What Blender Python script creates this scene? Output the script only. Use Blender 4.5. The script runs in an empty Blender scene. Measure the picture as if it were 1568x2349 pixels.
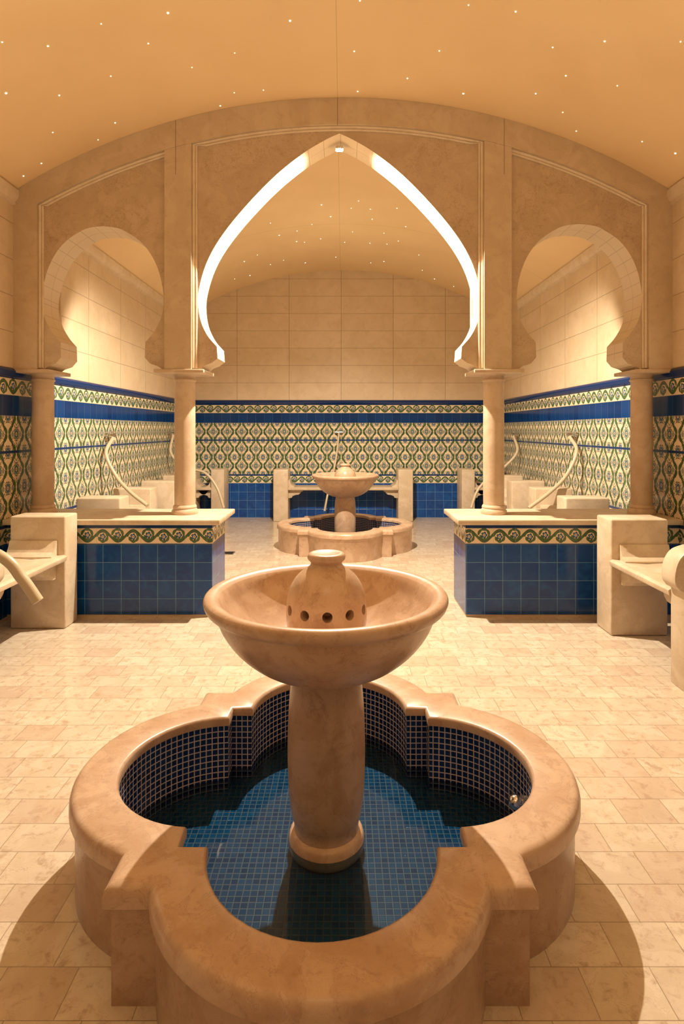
import bpy, bmesh, math, random
from mathutils import Vector, Matrix
random.seed(4)
S=bpy.context.scene
COL=S.collection
F=1330.0; CX=786.0; CY=985.0; H=1.55
# ------------------------------------------------------------------ shader expression helper
class X:
    nt=None
    def __init__(s,v): s.v=v
    @staticmethod
    def m(op,*a,clamp=False):
        n=X.nt.nodes.new('ShaderNodeMath'); n.operation=op; n.use_clamp=clamp
        for i,q in enumerate(a):
            if isinstance(q,X): X.nt.links.new(q.v,n.inputs[i])
            else: n.inputs[i].default_value=q
        return X(n.outputs[0])
    def __add__(s,o): return X.m('ADD',s,o)
    def __radd__(s,o): return X.m('ADD',o,s)
    def __sub__(s,o): return X.m('SUBTRACT',s,o)
    def __rsub__(s,o): return X.m('SUBTRACT',o,s)
    def __mul__(s,o): return X.m('MULTIPLY',s,o)
    __rmul__=__mul__
    def __truediv__(s,o): return X.m('DIVIDE',s,o)
    def abs(s): return X.m('ABSOLUTE',s)
    def fr(s): return X.m('FRACT',s)
    def fl(s): return X.m('FLOOR',s)
    def sin(s): return X.m('SINE',s)
    def cos(s): return X.m('COSINE',s)
    def gt(s,o): return X.m('GREATER_THAN',s,o)
    def lt(s,o): return X.m('LESS_THAN',s,o)
def sqrt(a): return X.m('SQRT',a)
def mx(a,b): return X.m('MAXIMUM',a,b)
def mn(a,b): return X.m('MINIMUM',a,b)
def at2(a,b): return X.m('ARCTAN2',a,b)
def inside(d,w,soft):   # 1 where d<w
    return X.m('MULTIPLY_ADD',(w-d) if not isinstance(d,(int,float)) else w-d,1.0/soft,0.5,clamp=True)
def band(z,a,b): return z.gt(a)*z.lt(b)
def mixc(f,a,b):
    n=X.nt.nodes.new('ShaderNodeMix'); n.data_type='RGBA'
    for i,q in ((0,f),(6,a),(7,b)):
        if isinstance(q,X): X.nt.links.new(q.v,n.inputs[i])
        elif i==0: n.inputs[0].default_value=q
        else: n.inputs[i].default_value=(q[0],q[1],q[2],1)
    return X(n.outputs[2])
def mixf(f,a,b): return a+(b-a)*f if isinstance(a,X) or isinstance(b,X) else f*(b-a)+a
def comb(a,b,c=0.0):
    n=X.nt.nodes.new('ShaderNodeCombineXYZ')
    for i,q in enumerate((a,b,c)):
        if isinstance(q,X): X.nt.links.new(q.v,n.inputs[i])
        else: n.inputs[i].default_value=q
    return X(n.outputs[0])
def white(vec):
    n=X.nt.nodes.new('ShaderNodeTexWhiteNoise'); X.nt.links.new(vec.v,n.inputs['Vector']); return X(n.outputs['Value'])
def noise(vec,scale,detail=6,rough=.6,dist=0.0):
    n=X.nt.nodes.new('ShaderNodeTexNoise'); X.nt.links.new(vec.v,n.inputs['Vector'])
    n.inputs['Scale'].default_value=scale; n.inputs['Detail'].default_value=detail
    n.inputs['Roughness'].default_value=rough; n.inputs['Distortion'].default_value=dist
    return X(n.outputs['Fac'])
def ss(v,a,b):
    n=X.nt.nodes.new('ShaderNodeMapRange'); n.interpolation_type='SMOOTHSTEP'
    X.nt.links.new(v.v,n.inputs[0]); n.inputs[1].default_value=a; n.inputs[2].default_value=b
    return X(n.outputs[0])
def newmat(name):
    m=bpy.data.materials.new(name); m.use_nodes=True; X.nt=m.node_tree
    return m,m.node_tree.nodes['Principled BSDF']
def setin(b,k,v):
    if isinstance(v,X): X.nt.links.new(v.v,b.inputs[k])
    elif isinstance(v,(tuple,list)): b.inputs[k].default_value=(v[0],v[1],v[2],1)
    else: b.inputs[k].default_value=v
def geo():
    g=X.nt.nodes.new('ShaderNodeNewGeometry')
    s=X.nt.nodes.new('ShaderNodeSeparateXYZ'); X.nt.links.new(g.outputs['Position'],s.inputs[0])
    n=X.nt.nodes.new('ShaderNodeSeparateXYZ'); X.nt.links.new(g.outputs['True Normal'],n.inputs[0])
    return X(g.outputs['Position']),X(s.outputs[0]),X(s.outputs[1]),X(s.outputs[2]),X(n.outputs[0]),X(n.outputs[1]),X(n.outputs[2])
def bump(b,h,dist,strength=.6):
    n=X.nt.nodes.new('ShaderNodeBump'); n.inputs['Strength'].default_value=strength; n.inputs['Distance'].default_value=dist
    X.nt.links.new(h.v,n.inputs['Height']); X.nt.links.new(n.outputs[0],b.inputs['Normal'])
def marble_col(P,light,mid,dark,scale=3.0,vein=.5,blot=.6):
    n1=noise(P,scale,6,.62,.8); n2=noise(P,scale*3.1,6,.72,.4)
    c=mixc(ss(n1,.38,.62),mid,light)
    c=mixc(ss(n2,.48,.68)*blot,c,dark)
    v=inside((n1-.5).abs(),.003,.007)
    v2=inside((n2-.47).abs(),.006,.02)
    return mixc(mx(v,v2*.5)*vein,c,dark),n2
# ------------------------------------------------------------------ materials
def marble(name,light,mid,dark,scale=3.,rough=.35,vein=.5,spec=.4,blot=.35):
    m,b=newmat(name); P=geo()[0]
    c,n2=marble_col(P,light,mid,dark,scale,vein,blot)
    setin(b,'Base Color',c); setin(b,'Roughness',ss(n2,.2,.8)*.15+(rough-.07)); setin(b,'Specular IOR Level',spec)
    return m
M_fount=marble('fountain_marble',(.60,.415,.28),(.50,.32,.20),(.33,.185,.11),6.,.32,.6,.45,.45)
M_bench=marble('bench_marble',(.66,.53,.38),(.57,.44,.30),(.41,.28,.175),4.,.38,.45)
M_col=marble('column_marble',(.62,.47,.33),(.54,.39,.26),(.38,.25,.15),4.,.35,.45)
M_trim=marble('trim_marble',(.72,.58,.42),(.66,.52,.36),(.48,.34,.21),4.,.4,.25)

def arch_mat(name,frame=False):
    m,b=newmat(name); P,x,y,z,nx,ny,nz=geo()
    if frame: c,n2=marble_col(P,(.61,.475,.32),(.55,.415,.27),(.40,.27,.16),3.5,.35,.35)
    else: c,n2=marble_col(P,(.57,.43,.285),(.50,.37,.24),(.34,.225,.13),4.5,.35,.28)
    if not frame:
        vo=X.nt.nodes.new('ShaderNodeTexVoronoi'); vo.feature='DISTANCE_TO_EDGE'; vo.inputs['Scale'].default_value=17
        dn=X.nt.nodes.new('ShaderNodeVectorMath'); dn.operation='MULTIPLY_ADD'
        nn=X.nt.nodes.new('ShaderNodeTexNoise'); nn.inputs['Scale'].default_value=9; nn.inputs['Detail'].default_value=4
        X.nt.links.new(P.v,nn.inputs['Vector'])
        X.nt.links.new(nn.outputs['Color'],dn.inputs[0]); dn.inputs[1].default_value=(.25,.25,.25); X.nt.links.new(P.v,dn.inputs[2])
        X.nt.links.new(dn.outputs[0],vo.inputs['Vector'])
        v=inside(X(vo.outputs['Distance']),.022,.04)*ss(noise(P,2.6,3),.36,.60)
        c=mixc(v*.5,c,(.30,.17,.08))
    side=(x+.03).abs().gt(1.38)
    sx=x.gt(0.0)*2.0-1.0
    xc=side*(sx*2.03)+(1.0-side)*(-.03); zc=side*2.65+(1.0-side)*2.85
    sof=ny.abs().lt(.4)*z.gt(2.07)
    if frame:
        sm=mx(mx(inside((x+.045).abs(),.003,.003),inside((x+1.41).abs(),.003,.003)),inside((x-1.36).abs(),.003,.003))*z.gt(3.7)
        c=mixc(sm*.7,c,(.18,.10,.05))
    else:
        a=at2(z-zc,x-xc)*mixf(side,8.,5.)
        j=inside(((a.fr())-.5).abs(),.022,.02)
        j2=inside((y-5.08).abs(),.0025,.003)
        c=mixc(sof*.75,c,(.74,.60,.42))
        c=mixc(mx(j,j2)*sof*.6,c,(.34,.22,.12))
    setin(b,'Base Color',c); setin(b,'Roughness',.42)
    return m
M_arch=arch_mat('arcade_marble'); M_frame=arch_mat('arcade_frame_marble',True)

def motif(h,z):
    """cream ogee vine tile"""
    cream=(.74,.60,.41); green=(.065,.13,.045); ink=(.02,.03,.03); blue=(.03,.11,.25); red=(.30,.10,.05)
    PI2=2*math.pi
    u=(h/.25).fr()-.5; v=(z-.76)/.30
    au=u.abs()
    ang=v*PI2
    vine=.25+ang.cos()*.16
    w=((ang*2.0).sin().abs())*.045+.022
    d=(au-vine).abs()
    leaf=X.m('MULTIPLY_ADD',w-d,40.0,.5,clamp=True)
    edge=X.m('MULTIPLY_ADD',(w+.022)-d,40.0,.5,clamp=True)
    c=mixc(edge,cream,ink); c=mixc(leaf,c,green)
    d2=(au-(.27-(ang*2.0+.9).cos()*.15)).abs()
    c=mixc(inside(d2,.018,.014),c,ink)
    d3=(au-(.10+(ang*3.0+.4).sin().abs()*.20)).abs()
    c=mixc(inside(d3,.016,.014),c,ink)
    d4=(au-(.42-(ang*2.0+2.2).sin()*.08)).abs()
    c=mixc(inside(d4,.018,.014),c,green)
    def flower(c,du,dv,r,n,colr):
        uu=du*.25; vv=dv*.30
        rr=sqrt(uu*uu+vv*vv*.5); th=at2(vv,uu)
        pet=((th*n).cos().abs())*.3+.7
        q=rr/pet
        c=mixc(inside(q,r*1.22,.003),c,cream)
        c=mixc(inside(q,r*1.05,.003),c,ink); c=mixc(inside(q,r*.86,.003),c,(.55,.52,.38))
        c=mixc(inside(q,r*.74,.003),c,colr); c=mixc(inside(q,r*.45,.003),c,ink); c=mixc(inside(rr,r*.30,.003),c,cream); c=mixc(inside(rr,r*.17,.003),c,red)
        return c
    v0=(v+.5).fr()-.5; v1=v.fr()-.5
    c=flower(c,u,v0,.042,5.,blue)
    us=(h/.25+.5).fr()-.5
    c=flower(c,us,v1,.042,4.,(.04,.14,.18))
    c=flower(c,au-.27,((v*2.0+.5).fr()-.5)*.5,.016,2.,(.06,.20,.25))
    g=mx(inside((((h/.125).fr())-.5).abs()*(-1.)+.5,.012,.01),inside((((z-.76)/.15).fr()-.5).abs()*(-1.)+.5,.010,.01))
    return mixc(g*.45,c,(.42,.34,.22))
def scroll(h,z,z0,hh):
    cream=(.74,.60,.41); green=(.075,.15,.05); ink=(.02,.03,.03); blue=(.04,.14,.30)
    v=(z-z0)/hh-.5; P=hh*.9
    ph=h/P
    s=(ph*math.pi).sin()
    d=(v-s*.30).abs()
    c=mixc(inside(d,.10,.03),cream,ink); c=mixc(inside(d,.06,.03),c,green)
    u=ph.fr()-.5
    par=((ph*.5).fr()).gt(.5)*2.0-1.0
    vy=v-par*.05
    rr=sqrt(u*u+vy*vy); th=at2(vy,u)
    ring=(rr-(.31+th*.022)).abs()
    lw=((th*3.).sin().abs())*.04+.022
    c=mixc(X.m('MULTIPLY_ADD',(lw+.025)-ring,40.,.5,clamp=True),c,ink); c=mixc(X.m('MULTIPLY_ADD',lw-ring,40.,.5,clamp=True),c,green)
    pet=(th*2.5).cos().abs()*.35+.65
    q=rr/pet
    c=mixc(inside(q,.21,.02),c,ink); c=mixc(inside(q,.165,.02),c,blue); c=mixc(inside(q,.09,.02),c,cream); c=mixc(inside(rr,.04,.02),c,(.3,.1,.05))
    g=inside(((h/(hh*1.3)).fr()-.5).abs()*(-1.)+.5,.010,.01)
    e=inside(.5-v.abs(),.05,.02)
    c=mixc(e,c,(.01,.035,.11))
    return mixc(g*.5,c,(.42,.34,.22))
def wall_mat():
    m,b=newmat('tiled_wall'); P,x,y,z,nx,ny,nz=geo()
    h=mixf(nx.abs().gt(.5),x+.03,y+.06)
    c,n2=marble_col(P,(.70,.555,.38),(.65,.50,.33),(.52,.38,.23),2.6,.4,.4)
    r=white(comb((h/.915).fl(),((z-2.064)/.305).fl(),nx.abs().gt(.5)*7.))
    c=mixc(r*.3,c,(.55,.41,.26))
    j=mx(inside((((h/.915).fr())-.5).abs()*(-1.)+.5,.0045,.004),inside((((z-2.064)/.305).fr()-.5).abs()*(-1.)+.5,.010,.008))
    up=mixc(j*.75,c,(.28,.18,.10))
    cell=white(comb((h/.15).fl(),(z/.15).fl(),nx.abs().gt(.5)*3.))
    nb=noise(P,11.,3,.6,1.)
    bl=mixc(cell,(.003,.040,.20),(.006,.062,.26)); bl=mixc(ss(nb,.42,.72)*.5,bl,(.012,.10,.34))
    gx=(((h/.15).fr())-.5).abs()*(-1.)+.5; gz=(((z/.15).fr())-.5).abs()*(-1.)+.5
    g=mx(inside(gx,.012,.012),inside(gz,.012,.012))
    bl=mixc(g,bl,(.14,.30,.42))
    cell2=white(comb((h/.15).fl(),3.0,nx.abs().gt(.5)*5.))
    b2=mixc(cell2,(.002,.026,.12),(.004,.042,.17)); b2=mixc(inside(gx,.012,.012)*.7,b2,(.09,.14,.20))
    out=bl
    out=mixc(band(z,.60,.74),out,scroll(h,z,.60,.14))
    out=mixc(band(z,.74,.76),out,(.004,.03,.12))
    out=mixc(band(z,.76,1.68),out,motif(h,z))
    out=mixc(band(z,1.35,1.372),out,(.004,.03,.12))
    out=mixc(band(z,1.665,1.83),out,b2)
    out=mixc(band(z,1.83,1.985),out,scroll(h,z,1.83,.155))
    low=z.lt(2.0)
    out=mixc(z.gt(1.985),out,(.004,.03,.13)); out=mixc(z.gt(2.04),out,up)
    setin(b,'Base Color',out)
    setin(b,'Roughness',mixf(low,.42,.14)); setin(b,'Specular IOR Level',.45)
    bump(b,1.0-mx(g*z.lt(.6),j*z.gt(2.06)),.003,.4)
    return m
M_wall=wall_mat()
def simple(name,colr,rough=.4,metal=0.):
    m,b=newmat(name); P=geo()[0]; n=noise(P,20.,4)
    setin(b,'Base Color',mixc(n*.3,colr,tuple(q*.75 for q in colr))); setin(b,'Roughness',rough); setin(b,'Metallic',metal)
    return m
M_bluecap=simple('blue_glazed_trim',(.003,.028,.13),.15)
M_chrome=simple('chrome',(.75,.72,.68),.14,1.)
M_hose=simple('cream_hose',(.56,.45,.30),.35)
M_dark=simple('dark_metal',(.05,.045,.04),.4,.6)
def floor_mat():
    m,b=newmat('floor_marble_tiles'); P,x,y,z,nx,ny,nz=geo()
    row=(y/.152).fl(); u=x/.205+row*.37
    cell=white(comb(u.fl(),row,1.)); cell2=white(comb(u.fl(),row,9.))
    off=comb(cell*3.,cell2*3.,0.)
    va=X.nt.nodes.new('ShaderNodeVectorMath'); va.operation='ADD'; X.nt.links.new(P.v,va.inputs[0]); X.nt.links.new(off.v,va.inputs[1])
    c,n2=marble_col(X(va.outputs[0]),(.71,.60,.46),(.62,.50,.365),(.42,.29,.19),6.,.6,.8)
    c=mixc(cell*.40,c,(.54,.43,.31)); c=mixc(cell2.gt(.80)*.4,c,(.50,.34,.24))
    j=mx(inside((u.fr()-.5).abs()*(-1.)+.5,.006,.008),inside(((y/.152).fr()-.5).abs()*(-1.)+.5,.008,.010))
    c=mixc(j*.8,c,(.24,.16,.09))
    setin(b,'Base Color',c); setin(b,'Roughness',ss(n2,.3,.8)*.18+.10); bump(b,1.0-j,.0015,.3)
    return m
M_floor=floor_mat()
def ceil_mat():
    m,b=newmat('ceiling_stucco'); P,x,y,z,nx,ny,nz=geo()
    n=noise(P,1.3,4,.5,.3)
    c=mixc(ss(n,.35,.7),(.82,.60,.34),(.78,.56,.31))
    c=mixc(ss(noise(P,14.,3),.66,.78)*.12,c,(.6,.4,.2))
    j=inside((x+.045).abs(),.003,.003)
    j=mx(j,inside((y-7.9).abs(),.004,.004))
    c=mixc(j*.5,c,(.5,.32,.15))
    setin(b,'Base Color',c); setin(b,'Roughness',.6); setin(b,'Specular IOR Level',.2)
    return m
M_ceil=ceil_mat()
def mosaic_mat(name,a,b_,grout,t=.0245):
    m,b=newmat(name)
    uv=X.nt.nodes.new('ShaderNodeUVMap'); s=X.nt.nodes.new('ShaderNodeSeparateXYZ'); X.nt.links.new(uv.outputs[0],s.inputs[0])
    u=X(s.outputs[0])/t; v=X(s.outputs[1])/t
    g=mx(inside((u.fr()-.5).abs()*(-1.)+.5,.085,.05),inside((v.fr()-.5).abs()*(-1.)+.5,.085,.05))
    r=white(comb(u.fl(),v.fl(),0.))
    c=mixc(g,mixc(r,a,b_),grout)
    setin(b,'Base Color',c); setin(b,'Roughness',.15+g*.4); bump(b,1.-g,.002,.5)
    return m
M_mosw=mosaic_mat('mosaic_wall',(.003,.012,.06),(.008,.03,.12),(.58,.49,.48))
M_mosf=mosaic_mat('mosaic_floor',(.004,.055,.14),(.008,.10,.22),(.06,.09,.12))
def water_mat():
    m=bpy.data.materials.new('water'); m.use_nodes=True; nt=m.node_tree; nt.nodes.clear()
    o=nt.nodes.new('ShaderNodeOutputMaterial'); mi=nt.nodes.new('ShaderNodeMixShader'); f=nt.nodes.new('ShaderNodeFresnel'); f.inputs[0].default_value=1.45
    t=nt.nodes.new('ShaderNodeBsdfTransparent'); t.inputs[0].default_value=(.58,.70,.76,1)
    g=nt.nodes.new('ShaderNodeBsdfGlossy'); g.inputs['Roughness'].default_value=.02
    n=nt.nodes.new('ShaderNodeTexNoise'); n.inputs['Scale'].default_value=6; b=nt.nodes.new('ShaderNodeBump'); b.inputs['Distance'].default_value=.004; b.inputs['Strength'].default_value=.25
    nt.links.new(n.outputs['Fac'],b.inputs['Height']); nt.links.new(b.outputs[0],g.inputs['Normal'])
    nt.links.new(f.outputs[0],mi.inputs[0]); nt.links.new(t.outputs[0],mi.inputs[1]); nt.links.new(g.outputs[0],mi.inputs[2]); nt.links.new(mi.outputs[0],o.inputs[0])
    return m
M_water=water_mat()
def emit(name,colr,st):
    m=bpy.data.materials.new(name); m.use_nodes=True; nt=m.node_tree; nt.nodes.clear()
    o=nt.nodes.new('ShaderNodeOutputMaterial'); e=nt.nodes.new('ShaderNodeEmission'); e.inputs[0].default_value=(*colr,1); e.inputs[1].default_value=st
    nt.links.new(e.outputs[0],o.inputs[0])
    try: m.cycles.emission_sampling='NONE'
    except Exception: pass
    return m
M_star=emit('star_glow',(1.,.90,.62),4.)
M_lamp=emit('lamp_glow',(1.,.88,.65),60.)
# ------------------------------------------------------------------ object helpers
def sharp(me,ang=35):
    bm=bmesh.new(); bm.from_mesh(me)
    for f in bm.faces: f.smooth=True
    for e in bm.edges:
        e.smooth = not (len(e.link_faces)==2 and e.calc_face_angle(0)>math.radians(ang))
    bm.to_mesh(me); bm.free()
def obj(name,me,parent=None,mat=None,sh=35,label=None):
    if isinstance(me,bmesh.types.BMesh):
        bm=me; me=bpy.data.meshes.new(name); bmesh.ops.recalc_face_normals(bm,faces=bm.faces); bm.to_mesh(me); bm.free()
    if sh: sharp(me,sh)
    if mat: 
        me.materials.clear(); me.materials.append(mat)
    o=bpy.data.objects.new(name,me); COL.objects.link(o)
    if parent: o.parent=parent
    if label: o['label']=label
    return o
def root(name,label,cat,loc=(0,0,0),rz=0,group=None):
    o=bpy.data.objects.new(name,None); o.empty_display_size=.1; COL.objects.link(o); o.location=loc; o.rotation_euler=(0,0,rz)
    o['label']=label; o['category']=cat
    if group: o['group']=group
    return o
def tag(o,label,cat,group=None):
    o['label']=label; o['category']=cat
    if group: o['group']=group
def struct(o,label=None):
    o['kind']='structure'
    if label: o['label']=label; 
def box(x0,x1,y0,y1,z0,z1,bev=0,seg=2,bm=None):
    b=bmesh.new()
    bmesh.ops.create_cube(b,size=1)
    for v in b.verts: v.co=Vector(((x0+x1)/2+v.co.x*(x1-x0),(y0+y1)/2+v.co.y*(y1-y0),(z0+z1)/2+v.co.z*(z1-z0)))
    if bev: bmesh.ops.bevel(b,geom=list(b.edges),offset=bev,segments=seg,affect='EDGES',profile=.5)
    return b
def prism(poly,fn,a0,a1,bev=0):
    """poly list (p,q); fn(p,q,a)->xyz"""
    b=bmesh.new()
    A=[b.verts.new(fn(p,q,a0)) for p,q in poly]; B=[b.verts.new(fn(p,q,a1)) for p,q in poly]
    n=len(poly)
    b.faces.new(A); b.faces.new(B[::-1])
    for i in range(n): b.faces.new((A[i],A[(i+1)%n],B[(i+1)%n],B[i]))
    bmesh.ops.recalc_face_normals(b,faces=b.faces)
    if bev:
        es=[e for e in b.edges if len(e.link_faces)==2 and e.calc_face_angle(0)>.5]
        bmesh.ops.bevel(b,geom=es,offset=bev,segments=2,affect='EDGES',profile=.5)
    return b
def join(bms):
    r=bms[0]
    for b in bms[1:]:
        t=bpy.data.meshes.new('t'); b.to_mesh(t); b.free(); r.from_mesh(t); bpy.data.meshes.remove(t)
    return r
def lathe(prof,seg=64,c=(0,0,0)):
    b=bmesh.new(); rings=[]
    for r,z in prof:
        if r<1e-5: rings.append([b.verts.new((c[0],c[1],c[2]+z))])
        else: rings.append([b.verts.new((c[0]+r*math.cos(2*math.pi*i/seg),c[1]+r*math.sin(2*math.pi*i/seg),c[2]+z)) for i in range(seg)])
    for a,d in zip(rings,rings[1:]):
        for i in range(seg):
            j=(i+1)%seg
            if len(a)==1 and len(d)==1: continue
            if len(a)==1: b.faces.new((a[0],d[j],d[i]))
            elif len(d)==1: b.faces.new((a[i],a[j],d[0]))
            else: b.faces.new((a[i],a[j],d[j],d[i]))
    return b
def crom(pts,n=10):
    P=[Vector(p) for p in pts]; P=[P[0]*2-P[1]]+P+[P[-1]*2-P[-2]]; out=[]
    for i in range(1,len(P)-2):
        for k in range(n):
            t=k/n; a,b,c,d=P[i-1:i+3]
            out.append(.5*((2*b)+(c-a)*t+(2*a-5*b+4*c-d)*t*t+(3*b-a-3*c+d)*t**3))
    out.append(P[-2]); return out
def spl(prof,n=6): 
    return [(max(0,v.x),v.y) for v in crom([(r,z,0) for r,z in prof],n)]
def tube(pts,r,seg=14,smooth=True,n=10):
    P=crom(pts,n) if smooth else [Vector(p) for p in pts]
    b=bmesh.new(); rings=[]
    up=Vector((0,0,1)); prev=None
    for i,p in enumerate(P):
        t=(P[min(i+1,len(P)-1)]-P[max(i-1,0)]).normalized()
        if prev is None:
            s=t.cross(up) if abs(t.z)<.9 else t.cross(Vector((0,1,0)))
        else: s=prev-t*prev.dot(t)
        s.normalize(); prev=s; q=t.cross(s)
        rings.append([b.verts.new(p+(s*math.cos(2*math.pi*k/seg)+q*math.sin(2*math.pi*k/seg))*r) for k in range(seg)])
    for a,d in zip(rings,rings[1:]):
        for i in range(seg): b.faces.new((a[i],a[(i+1)%seg],d[(i+1)%seg],d[i]))
    b.faces.new(rings[0][::-1]); b.faces.new(rings[-1])
    return b
def poly2d(outline,y0,y1,name):
    cu=bpy.data.curves.new(name,'CURVE'); cu.dimensions='2D'; cu.fill_mode='BOTH'; cu.extrude=(y1-y0)/2
    sp=cu.splines.new('POLY'); sp.points.add(len(outline)-1); sp.use_cyclic_u=True
    for i,(a,c) in enumerate(outline): sp.points[i].co=(a,c,0,1)
    o=bpy.data.objects.new(name,cu); COL.objects.link(o)
    dg=bpy.context.evaluated_depsgraph_get(); me=bpy.data.meshes.new_from_object(o.evaluated_get(dg))
    bpy.data.objects.remove(o); bpy.data.curves.remove(cu)
    me.transform(Matrix.Translation((0,(y0+y1)/2,0))@Matrix.Rotation(math.pi/2,4,'X'))
    bm=bmesh.new(); bm.from_mesh(me); bpy.data.meshes.remove(me)
    bmesh.ops.remove_doubles(bm,verts=bm.verts,dist=1e-5)
    return bm
# ------------------------------------------------------------------ room shell
W=2.78; YB=10.2; YF=-1.6; ZA=4.35; ZS=3.56
R=(W*W+(ZA-ZS)**2)/(2*(ZA-ZS)); ZC=ZA-R
def arcz(x,off=0): return ZC+math.sqrt(R*R-x*x)-off
o=obj('floor',box(-W-.1,W+.1,YF-.1,YB+.1,-.1,0),None,M_floor,0); struct(o)
o=obj('wall_left',box(-W-.1,-W,YF-.1,YB+.1,0,3.7),None,M_wall,0); struct(o)
o=obj('wall_right',box(W,W+.1,YF-.1,YB+.1,0,3.7),None,M_wall,0); struct(o)
xs=[-W+2*W*i/48 for i in range(49)]
top=[(x,arcz(x)+.06) for x in xs]
for nm,y0,y1 in (('wall_back',YB,YB+.1),('wall_front',YF-.1,YF)):
    o=obj(nm,prism([(-W,0),(W,0)]+top[::-1],lambda p,q,a:(p,a,q),y0,y1),None,M_wall,0); struct(o)
a=[];c=[]
for x in xs:
    z=arcz(x); nrm=Vector((x,0,z-ZC)).normalized()*.08
    a.append((x,z)); c.append((x+nrm.x,z+nrm.z))
o=obj('ceiling',prism(a+c[::-1],lambda p,q,t:(p,t,q),YF-.1,YB+.1),None,M_ceil,30); struct(o)
n=1
def trim(bm,mat):
    global n
    o=obj('trim_%d'%n,bm,None,mat,35); struct(o); n+=1
def rail(side):
    s=-1 if side=='l' else 1
    return prism([(0,1.985),(-.012,1.99),(-.028,2.02),(-.03,2.04),(-.014,2.06),(0,2.064)],lambda p,q,t:(s*(W+p),t,q),YF,YB)
trim(rail('l'),M_bluecap); trim(rail('r'),M_bluecap)
trim(prism([(0,1.985),(-.012,1.99),(-.028,2.02),(-.03,2.04),(-.014,2.06),(0,2.064)],lambda p,q,t:(t,YB+p,q),-W,W),M_bluecap)
corn=[(0,3.44),(-.02,3.445),(-.02,3.47),(-.04,3.49),(-.05,3.52),(-.05,3.565),(0,3.575)]
for s in(-1,1):
    for y0,y1 in((YF,4.93),(5.23,YB)):
        trim(prism(corn,lambda p,q,t:(s*(W+p),t,q),y0,y1),M_trim)
# ------------------------------------------------------------------ arcade
K=4.93/F; AC=-.03; Y0,Y1=4.93,5.23; ZB=2.06
def zz(y): return H+(CY-y)*K
main=[(0,306),(30,320),(76,347),(133,391),(186,442),(238,500),(277,552),(303,600),(319,650),(324,690),(318,735),(302,770),(281,795),(279,822),(292,832),(308,838),(318,848)]
sidep=[(0,519),(28,522),(52,531),(90,558),(118,598),(134,645),(139,690),(133,730),(116,762),(97,785),(96,820),(108,834),(126,840),(136,848)]
def smoothprof(p,k,n=5):
    c=[(v.x,v.y) for v in crom([(a,b,0) for a,b in p[:k]],n)]
    return c+p[k:]
main=smoothprof(main,13); sidep=smoothprof(sidep,10)
def opening(cx,prof,sc=1.0,dy=0):
    L=[(cx-a*K*sc,max(ZB,zz(b+dy*(1 if b<700 else 0)))) for a,b in prof][::-1]; L[0]=(L[0][0],ZB)
    Rr=[(cx+a*K*sc,max(ZB,zz(b+dy*(1 if b<700 else 0)))) for a,b in prof][1:]; Rr[-1]=(Rr[-1][0],ZB)
    return L+Rr
LC=(236-CX)*K; RC=(1328-CX)*K
out=[(-W,ZB)]+opening(LC,sidep)+opening(AC,main)+opening(RC,sidep,1.03,-5)+[(W,ZB)]
out+=[(x,arcz(x)) for x in xs[::-1]]
arc=root('arcade','carved beige marble screen wall with three horseshoe arches','arch wall',(0,5.08,2.06))
def apart(name,bm,mat,sh=35,label=None):
    for v in bm.verts: v.co-=Vector((0,5.08,2.06))
    return obj(name,bm,arc,mat,sh,label)
apart('arch_body',poly2d(out,Y0,Y1,'ab'),M_arch,30)
xs2=[-2.58+5.16*i/44 for i in range(45)]
BO=.225
for nm,(ya,yb) in (('a',(Y0-.04,Y0+.001)),('b',(Y1-.001,Y1+.04))):
    fr=[(-W,ZB)]+[(x,arcz(x)-.001) for x in xs]+[(W,ZB),(2.58,ZB)]+[(x,arcz(x,BO)) for x in xs2[::-1]]+[(-2.58,ZB)]
    apart('frame_band',poly2d(fr,ya,yb,'fb'),M_frame,30)
    for xa,xb in(((380-CX)*K,(441-CX)*K),((1108-CX)*K,(1170-CX)*K)):
        apart('pilaster',poly2d([(xa,ZB),(xa,arcz(xa,BO)-.001),(xb,arcz(xb,BO)-.001),(xb,ZB)],ya,yb,'pl'),M_frame,30)
    def strip(path):
        bms=[]
        yy=Y0-.004 if nm=='a' else Y1+.004
        for off,r in((0.004,.017),(.028,.010)):
            pts=[]
            for i,p in enumerate(path):
                p=Vector(p); q0=Vector(path[max(i-1,0)]); q1=Vector(path[min(i+1,len(path)-1)])
                t=(q1-q0).normalized(); nn=Vector((t.y,-t.x))
                pts.append((p.x+nn.x*off,yy,p.y+nn.y*off))
            bms.append(tube(pts,r,8,False))
        return join(bms)
    def line(x0,x1):
        k=24; return [(x0+(x1-x0)*i/k,arcz(x0+(x1-x0)*i/k,BO+.004)) for i in range(k+1)]
    xl=(443-CX)*K; xr=(1106-CX)*K
    apart('moulding',strip([(xl,ZB+.01),(xl,2.6),(xl,3.4)]+line(xl,xr)+[(xr,3.4),(xr,2.6),(xr,ZB+.01)]),M_trim,40)
    apart('moulding',strip([(-2.575,ZB+.01),(-2.575,2.8)]+line(-2.575,(380-CX)*K)),M_trim,40)
    apart('moulding',strip(line((1170-CX)*K,2.575)+[(2.575,2.8),(2.575,ZB+.01)]),M_trim,40)
lampr=root('downlight','small recessed glowing downlight at the arch peak','lamp',(AC,5.08,zz(308)-.03))
obj('lamp_housing',lathe([(.0,.0),(.030,.0),(.042,-.03),(.038,-.035),(.03,-.02),(.0,-.02)],24),lampr,M_chrome)
obj('lamp_lens',lathe([(.0,-.022),(.028,-.026),(.024,-.036),(0,-.040)],24),lampr,M_lamp)
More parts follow.
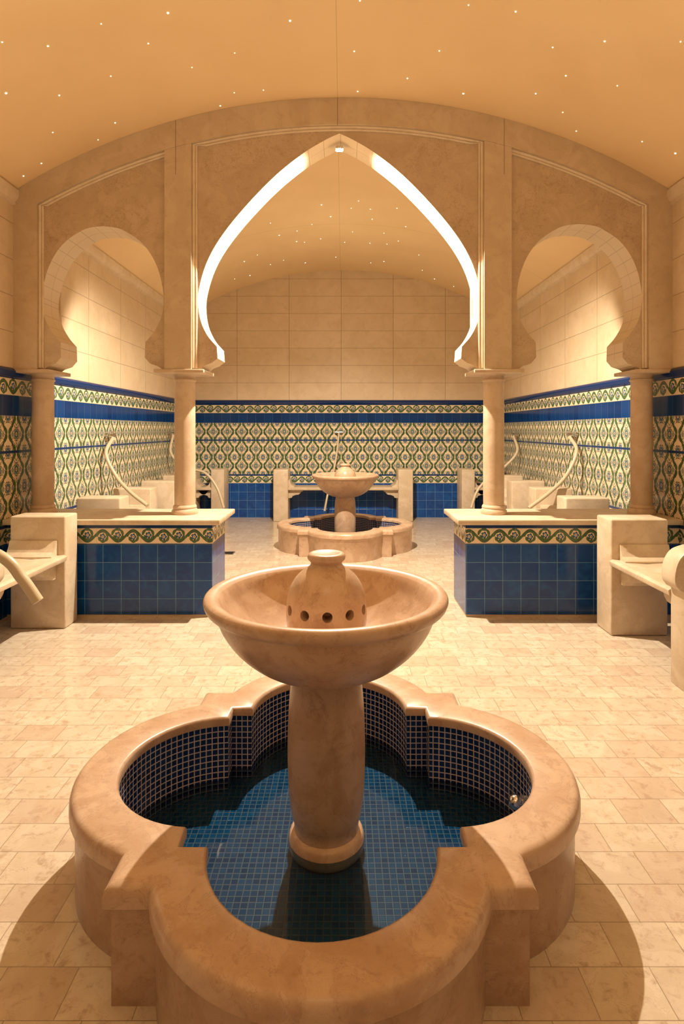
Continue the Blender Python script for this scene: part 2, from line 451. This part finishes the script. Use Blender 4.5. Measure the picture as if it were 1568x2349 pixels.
# ------------------------------------------------------------------ columns
def column(x,z0,label):
    r=root('column',label,'column',(x,5.08,z0),group='marble arcade columns')
    hgt=ZB-z0
    base=lathe([(0,0),(.112,0),(.114,.012),(.112,.03),(.104,.042),(.098,.05),(.102,.06),(.098,.072),(.092,.08),(0,.08)],48)
    obj('column_base',base,r,M_col,40)
    obj('column_shaft',lathe([(0,.078),(.089,.078),(.091,hgt*.4),(.088,hgt-.11),(0,hgt-.11)],48),r,M_col,40)
    cap=lathe([(0,hgt-.112),(.088,hgt-.112),(.088,hgt-.095),(.097,hgt-.088),(.097,hgt-.075),(.090,hgt-.068),(.090,hgt-.05),(.10,hgt-.035),(.105,hgt-.03),(0,hgt-.03)],48)
    hw=.21 if abs(x)<2 else .15
    cap=join([cap,box(-hw,hw,-.20,.20,hgt-.032,hgt-.001,.005)])
    obj('capital',cap,r,M_col,40)
ZT=.812
column(-1.383,ZT,'round beige marble column standing on the tiled partition')
column(1.320,ZT,'round beige marble column standing on the tiled partition')
column(-2.625,ZT,'round marble column beside the tiled wall')
column(2.615,ZT,'round marble column beside the tiled wall')
# ------------------------------------------------------------------ partitions
for s,xi in((-1,-1.078),(1,1.014)):
    r=root('partition','low blue tiled partition with floral border and marble top','partition',(s*2.0,5.0,0),group='tiled partitions')
    def off(bm,c=(s*2.0,5.0,0)):
        for v in bm.verts: v.co-=Vector(c)
        return bm
    x0,x1=sorted((s*(W-.002),xi))
    obj('tiled_base',off(box(x0,x1,4.79,5.30,.02,.77,.002,1)),r,M_wall,0)
    obj('plinth',off(box(x0 if s<0 else x0+.004,x1-.004 if s<0 else x1,4.797,5.295,0,.022)),r,M_bench,0)
    y=(s*(W-.002),xi-s*.075); xa,xb=sorted(y)
    obj('marble_top',off(box(xa,xb,4.725,5.40,.768,ZT,.008)),r,M_bench,40)
# ------------------------------------------------------------------ benches
def bench(loc,rz,L,label,arms=(.25,.25),D=.43,grp='marble benches',scroll_end=0):
    """local: x depth 0(back)..D(front), y length centred; arms = thickness at -y end, +y end"""
    r=root('bench',label,'bench',loc,rz,grp)
    h=L/2; Zs=.575
    for s,am in((-1,arms[0]),(1,arms[1])):
        y0,y1=sorted((s*h,s*(h-am)))
        if s==scroll_end:
            pr=[(0,0),(D,0),(D,.585)]+[(v.x,v.y) for v in crom([(D+.03,.60,0),(D+.055,.64,0),(D+.056,.70,0),(D+.036,.77,0),(D-.005,.82,0),(D-.07,.845,0)],5)]+[(0,.850)]
            obj('end_panel',prism(pr,lambda p,q,a:(p,a,q),y0,y1,.006),r,M_bench,40)
        else:
            obj('end_panel',box(0,D,y0,y1,0,.875,.014,3),r,M_bench,40)
        yi=h-am
        obj('arm_wedge',prism([(yi+.004,Zs-.01),(yi+.004,Zs+.115),(yi-.018,Zs+.112),(yi-.03,Zs+.07),(yi-.055,Zs+.03),(yi-.10,Zs+.004),(yi-.10,Zs-.01)],lambda p,q,a:(a,s*p,q),.004,D-.06,.002),r,M_bench,25)
        pts=[(yi+.004,Zs-.05),(yi-.24,Zs-.05),(yi-.24,Zs-.075),(yi-.215,Zs-.08),(yi-.20,Zs-.105),(yi-.17,Zs-.13),(yi-.12,Zs-.135),(yi-.07,Zs-.155),(yi-.055,Zs-.185),(yi+.004,Zs-.19)]
        obj('bracket',prism(pts,lambda p,q,a:(a,s*p,q),.04,D-.07,.005),r,M_bench,40)
    obj('seat',prism([(.0,Zs-.055),(D-.03,Zs-.055),(D+.01,Zs-.045),(D+.015,Zs-.012),(D-.01,Zs),(D*.5,Zs-.012),(0,Zs)],lambda p,q,a:(p,a,q),-(h-arms[0])-.002,(h-arms[1])+.002,.003),r,M_bench,40)
    return r
lb='cream marble bench with block armrests along the tiled wall'
bench((-2.585,4.08,0),0,1.27,lb,(.16,.21),scroll_end=-1)
bench((2.44,4.005,0),math.pi,1.19,lb,(.25,.15),scroll_end=1)
for s in(-1,1):
    rz=0 if s<0 else math.pi
    bench((s*2.62,6.28,0),rz,1.16,lb)
    bench((s*2.62,8.10,0),rz,1.16,lb)
    bench((s*2.36,YB-.02,0),-math.pi/2,.72,'short marble bench in the tiled corner',(.22,.22),.43)
bench((.005,YB-.03,0),-math.pi/2,2.35,'long marble bench against the tiled end wall')
# ------------------------------------------------------------------ fountain
def quat(s,r,d=.40,n=28):
    pts=[]
    c=math.sqrt(r*r-(s-d)**2); a=math.atan2(c,s-d)
    for q in range(4):
        co,si=[(1,0),(0,1),(-1,0),(0,-1)][q]
        L=[(d+r*math.cos(-a+2*a*i/n),r*math.sin(-a+2*a*i/n)) for i in range(n+1)]+[(s,s)]
        pts+=[(x*co-y*si,x*si+y*co) for x,y in L]
    return pts
def loops(spec):
    b=bmesh.new(); uvl=b.loops.layers.uv.new('UVMap'); rings=[]; 
    for s,r,z in spec: rings.append([b.verts.new((x,y,z)) for x,y in quat(s,r)])
    base=quat(spec[0][0],spec[0][1]); acc=[0]
    N=len(base)
    for i in range(N): acc.append(acc[-1]+math.dist(base[i],base[(i+1)%N]))
    for a,d in zip(rings,rings[1:]):
        for i in range(N):
            j=(i+1)%N; f=b.faces.new((a[i],a[j],d[j],d[i]))
            for l,(u,vv) in zip(f.loops,((acc[i],a[i].co.z),(acc[i+1],a[j].co.z),(acc[i+1],d[j].co.z),(acc[i],d[i].co.z))): l[uvl].uv=(u,vv)
    return b
SO,RO,SI,RI=.58,.49,.42,.335
fr_=root('fountain','beige marble pedestal fountain in a quatrefoil mosaic pool','fountain',(-.06,2.12,0),group='marble fountains')
spec=[(SO-.018,RO-.018,0),(SO-.018,RO-.018,.262),(SO-.012,RO-.012,.27),(SO,RO,.274),(SO,RO,.305),(SO-.004,RO-.004,.319),(SO-.014,RO-.014,.329),(SO-.025,RO-.025,.332),(SI+.012,RI+.012,.332),(SI+.004,RI+.004,.328),(SI,RI,.32),(SI,RI,.295),(SI+.008,RI+.008,.294)]
obj('basin',loops(spec),fr_,M_fount,38)
obj('basin_lining',loops([(SI+.007,RI+.007,.30),(SI+.007,RI+.007,.012)]),fr_,M_mosw,38,'dark blue mosaic lining with pale grout')
b=bmesh.new(); uvl=b.loops.layers.uv.new('UVMap')
f=b.faces.new([b.verts.new((x,y,.02)) for x,y in quat(SI+.006,RI+.006)])
for l in f.loops: l[uvl].uv=(l.vert.co.x,l.vert.co.y)
obj('basin_floor',b,fr_,M_mosf,0,'deep blue mosaic pool floor')
b=bmesh.new(); b.faces.new([b.verts.new((x,y,.065)) for x,y in quat(SI+.006,RI+.006)])
obj('water',b,fr_,M_water,0,'still clear shallow water')
ped=spl([(.125,.02),(.136,.035),(.138,.06),(.133,.085),(.122,.098)],4)[:-1]+spl([(.117,.10),(.118,.125),(.128,.17),(.137,.24),(.141,.34),(.141,.44),(.137,.54),(.131,.61),(.124,.655),(.118,.69)],5)
obj('pedestal',lathe([(0,.02)]+ped+[(0,.69)],64),fr_,M_fount,50)
bo=[(0,.665),(.12,.665)]+spl([(.128,.668),(.19,.685),(.26,.72),(.325,.775),(.37,.835),(.392,.885),(.398,.905)],5)+[(.408,.908)]+spl([(.42,.912),(.433,.925),(.439,.942),(.436,.955),(.424,.962),(.405,.960),(.385,.948)],4)+spl([(.375,.93),(.35,.885),(.30,.83),(.23,.785),(.15,.76),(.0,.755)],5)
obj('bowl',lathe(bo,96),fr_,M_fount,40)
dome=[(0,.74),(.145,.74),(.147,.80),(.147,.88)]+spl([(.146,.90),(.142,.94),(.130,.98),(.108,1.015),(.082,1.038),(.062,1.052),(.056,1.062)],4)+spl([(.060,1.070),(.068,1.078),(.069,1.088),(.064,1.097),(.054,1.100)],3)+[(.046,1.097),(.0,1.096)]
do=obj('spout_dome',lathe(dome,64),fr_,M_fount,40)
cuts=[]
for i in range(11):
    a=-math.pi/2+.05+2*math.pi*i/11
    m4=Matrix.Rotation(a,4,'Z')@Matrix.Translation((.125,0,.908))@Matrix.Rotation(math.pi/2,4,'Y')
    bb=bmesh.new(); bmesh.ops.create_cone(bb,cap_ends=True,segments=20,radius1=.018,radius2=.018,depth=.10,matrix=m4); cuts.append(bb)
cut=obj('cutter',join(cuts),None,M_dark,0); cut.location=(-.06,2.12,0)
md=do.modifiers.new('b','BOOLEAN'); md.operation='DIFFERENCE'; md.object=cut; md.solver='EXACT'
bpy.context.view_layer.update()
dg=bpy.context.evaluated_depsgraph_get(); nm=bpy.data.meshes.new_from_object(do.evaluated_get(dg)); do.modifiers.clear(); do.data=nm; sharp(nm,35)
bpy.data.objects.remove(cut)
k=join([tube([(.742,-.02,.20),(.69,-.02,.20)],.012,12,False),lathe([(0,-.026),(.018,-.02),(.027,0),(.018,.02),(0,.026)],20,(.685,-.02,.20)),lathe([(0,-.006),(.03,-.006),(.03,.006),(0,.006)],20,(.722,-.02,.20))])
obj('water_inlet',k,fr_,M_chrome,50,'round chrome water inlet')
r2=fr_.copy(); COL.objects.link(r2); r2.location=(.03,7.6,0); r2['label']='beige marble pedestal fountain before the long bench'
for c in list(fr_.children):
    q=c.copy(); q.parent=r2; COL.objects.link(q)
# ------------------------------------------------------------------ showers
def shower(loc,dirx,hose,label,grp='wall showers',hr=.021,g=.8):
    loc=(loc[0]+dirx[0]*.003,loc[1]+dirx[1]*.003,loc[2])
    r=root('shower_faucet',label,'shower faucet',loc,0,grp)
    n_=Vector((dirx[0],dirx[1],0)); t=Vector((-dirx[1],dirx[0],0)); u=Vector((0,0,1))
    P=lambda a,b_,c: tuple(n_*a*g+t*b_*g+u*c*g)
    bms=[tube([P(.07,-.085,0),P(.07,.085,0)],.018,14,False)]
    for s in(-1,1):
        bms.append(tube([P(.0,s*.065,0),P(.012,s*.065,0)],.026,16,False)); bms.append(tube([P(.005,s*.065,0),P(.07,s*.065,0)],.011,12,False))
    bms.append(tube([P(.07,0,.0),P(.085,0,-.05)],.014,12,False))
    bms.append(tube([P(.07,0,.01),P(.075,0,.045),P(.10,0,.06)],.012,10,False))
    obj('mixer_body',join(bms),r,M_chrome,50)
    for s in(-1,1):
        obj('tap_handle',join([tube([P(.07,s*.085,0),P(.07,s*.112,0)],.021,10,False),tube([P(.07,s*.10,-.03),P(.07,s*.10,.03)],.006,8,False)]),r,M_chrome,50)
    pts=[P(.085,0,-.04)]+[tuple(Vector(p)-Vector(loc)) for p in hose]
    obj('hose',tube(pts,hr,14,True,12),r,M_hose,60,'thick cream rubber hose')
def pw(px,py,Y): return ((px-CX)*Y/F,Y,H-(py-CY)*Y/F)
shower((-W,6.83,1.48),(1,0),[pw(243,1041,6.62),pw(266,1092,6.58),pw(300,1130,6.5),pw(338,1160,6.4)],'chrome wall mixer with cream hose drooping over a bench')
shower((W,6.92,1.49),(-1,0),[pw(1322,1035,6.68),pw(1300,1088,6.62),pw(1262,1128,6.54),pw(1212,1166,6.45)],'chrome wall mixer with cream hose drooping over a bench')
shower((-W,9.25,1.49),(1,0),[pw(392,1040,9.05),pw(425,1072,9.0),pw(470,1085,8.95),pw(498,1120,8.9),pw(513,1165,8.85)],'chrome wall mixer with hose arcing out from wall')
shower((W,9.20,1.47),(-1,0),[pw(1186,1035,8.95),pw(1160,1068,8.9),pw(1125,1092,8.85),pw(1095,1125,8.8),pw(1080,1165,8.75)],'chrome wall mixer with hose arcing out from wall')
shower((-.07,YB,1.50),(0,-1),[pw(772,1040,10.03),pw(764,1085,9.9),pw(752,1130,9.62),pw(744,1172,9.55)],'chrome wall mixer with cream hose above the long bench',hr=.017,g=.6)
shower((-W,3.10,1.45),(1,0),[(-2.62,3.08,1.28),(-2.2,3.04,1.06),(-1.78,3.0,.90),(-1.66,3.0,.78),(-1.575,3.0,.66)],'chrome wall mixer with cream hose by the bench',hr=.028)
dr=root('floor_drain','small square dark metal floor drain','drain',(-1.44,7.25,0))
obj('drain_frame',join([box(-.085,.085,-.085,-.07,0,.006),box(-.085,.085,.07,.085,0,.006),box(-.085,-.07,-.07,.07,0,.006),box(.07,.085,-.07,.07,0,.006)]),dr,M_chrome,0)
obj('drain_grate',join([box(-.07,.07,-.07,.07,0,.002)]+[box(-.07,.07,-.062+.025*i,-.05+.025*i,.002,.005) for i in range(6)]),dr,M_dark,0)
# ------------------------------------------------------------------ stars
front=[(5,97),(110,106),(232,55),(385,30),(665,48),(340,100),(538,122),(440,155),(254,175),(14,214),(136,219),(537,213),(604,207),(505,243),(264,282),(121,304),(225,321),(95,375),(825,2),(1074,12),(1182,27),(1386,95),(1267,109),(1007,117),(812,118),(934,180),(1297,174),(1415,197),(820,210),(1062,215),(1290,258),(1321,301),(1472,325),(1548,352),(54,404),(1560,96),(1228,215)]
back=[(805,478),(849,480),(853,503),(822,461),(737,470),(758,497),(681,530),(640,540),(680,554),(620,607),(698,556),(735,548),(790,556),(808,532),(590,585),(650,597),(700,603),(850,603),(880,600),(848,558),(887,560),(913,553),(538,640),(573,632),(968,620),(996,640),(1040,657),(620,512),(930,520),(560,600),(910,478),(960,585),(770,590),(715,515),(880,535)]
base=None
for i,(px,py) in enumerate(front+back):
    dx=(px-CX)/F; dz=(CY-py)/F; A=dx*dx+dz*dz; B=2*dz*(H-ZC); C=(H-ZC)**2-(R-.002)**2
    t=(-B+math.sqrt(B*B-4*A*C))/(2*A)
    if base is None:
        bb=bmesh.new(); bmesh.ops.create_icosphere(bb,subdivisions=2,radius=1.0)
        for v in bb.verts: v.co.z*=.5
        base=obj('star_light',bb,None,M_star,60); o=base
    else:
        o=base.copy(); COL.objects.link(o)
    q=random.choice([.004,.0045,.0055,.007])*(1 if i<len(front) else 1.2); o.scale=(q,q,q)
    P=Vector((t*dx,t,H+t*dz)); o.location=P
    nr=Vector((P.x,0,P.z-ZC)).normalized(); o.rotation_euler=nr.to_track_quat('Z','Y').to_euler()
    tag(o,'tiny glowing fibre-optic star set in the ceiling','ceiling light','ceiling star lights')
# ------------------------------------------------------------------ lights
def light(kind,name,loc,energy,colr,**k):
    l=bpy.data.lights.new(name,kind); l.energy=energy; l.color=colr
    rot=k.pop('rot',(0,0,0))
    for a,v in k.items(): setattr(l,a,v)
    o=bpy.data.objects.new(name,l); COL.objects.link(o); o.location=loc; o.rotation_euler=rot; return o
WARM=(1.,.83,.56)
light('SPOT','arch_spot',(AC,5.08,zz(308)-.095),1180,(1.,.88,.70),spot_size=math.radians(158),spot_blend=.45,shadow_soft_size=.025)
for s in(-1,1):
    light('AREA','uplight_fill',(s*1.7,1.0,3.0),34,WARM,shape='RECTANGLE',size=.3,size_y=2.8,rot=(0,math.pi+s*math.radians(5),0))  # added fill without a fixture, hung in mid-air to brighten the front vault
    light('AREA','uplight_fill',(s*1.7,7.7,2.5),3.5,WARM,shape='RECTANGLE',size=.5,size_y=3.6,rot=(0,math.pi+s*math.radians(20),0))  # weaker fixture-less fill, added to lift the rear vault
light('AREA','camera_fill',(0,-.9,3.9),9,WARM,shape='DISK',size=1.2,rot=(math.radians(35),0,0))  # unseen soft fill added above and behind the camera
light('POINT','back_room_fill',(0,7.9,2.9),24,WARM,shadow_soft_size=.4)  # added point fill for the back room, no lamp fixture there
w=bpy.data.worlds.new('w'); S.world=w; w.use_nodes=True; w.node_tree.nodes['Background'].inputs[0].default_value=(1,.75,.5,1); w.node_tree.nodes['Background'].inputs[1].default_value=.1
# ------------------------------------------------------------------ camera
cam=bpy.data.cameras.new('camera'); co=bpy.data.objects.new('camera',cam); COL.objects.link(co); S.camera=co
co.location=(0,0,H); co.rotation_euler=(math.pi/2,0,0)
cam.sensor_fit='VERTICAL'; cam.sensor_height=36; cam.lens=36*F/2349; cam.clip_start=.05
cam.shift_y=-(1174.5-CY)/2349; cam.shift_x=(784-CX)/2349
S.view_settings.view_transform='Standard'
S.view_settings.exposure=0.08
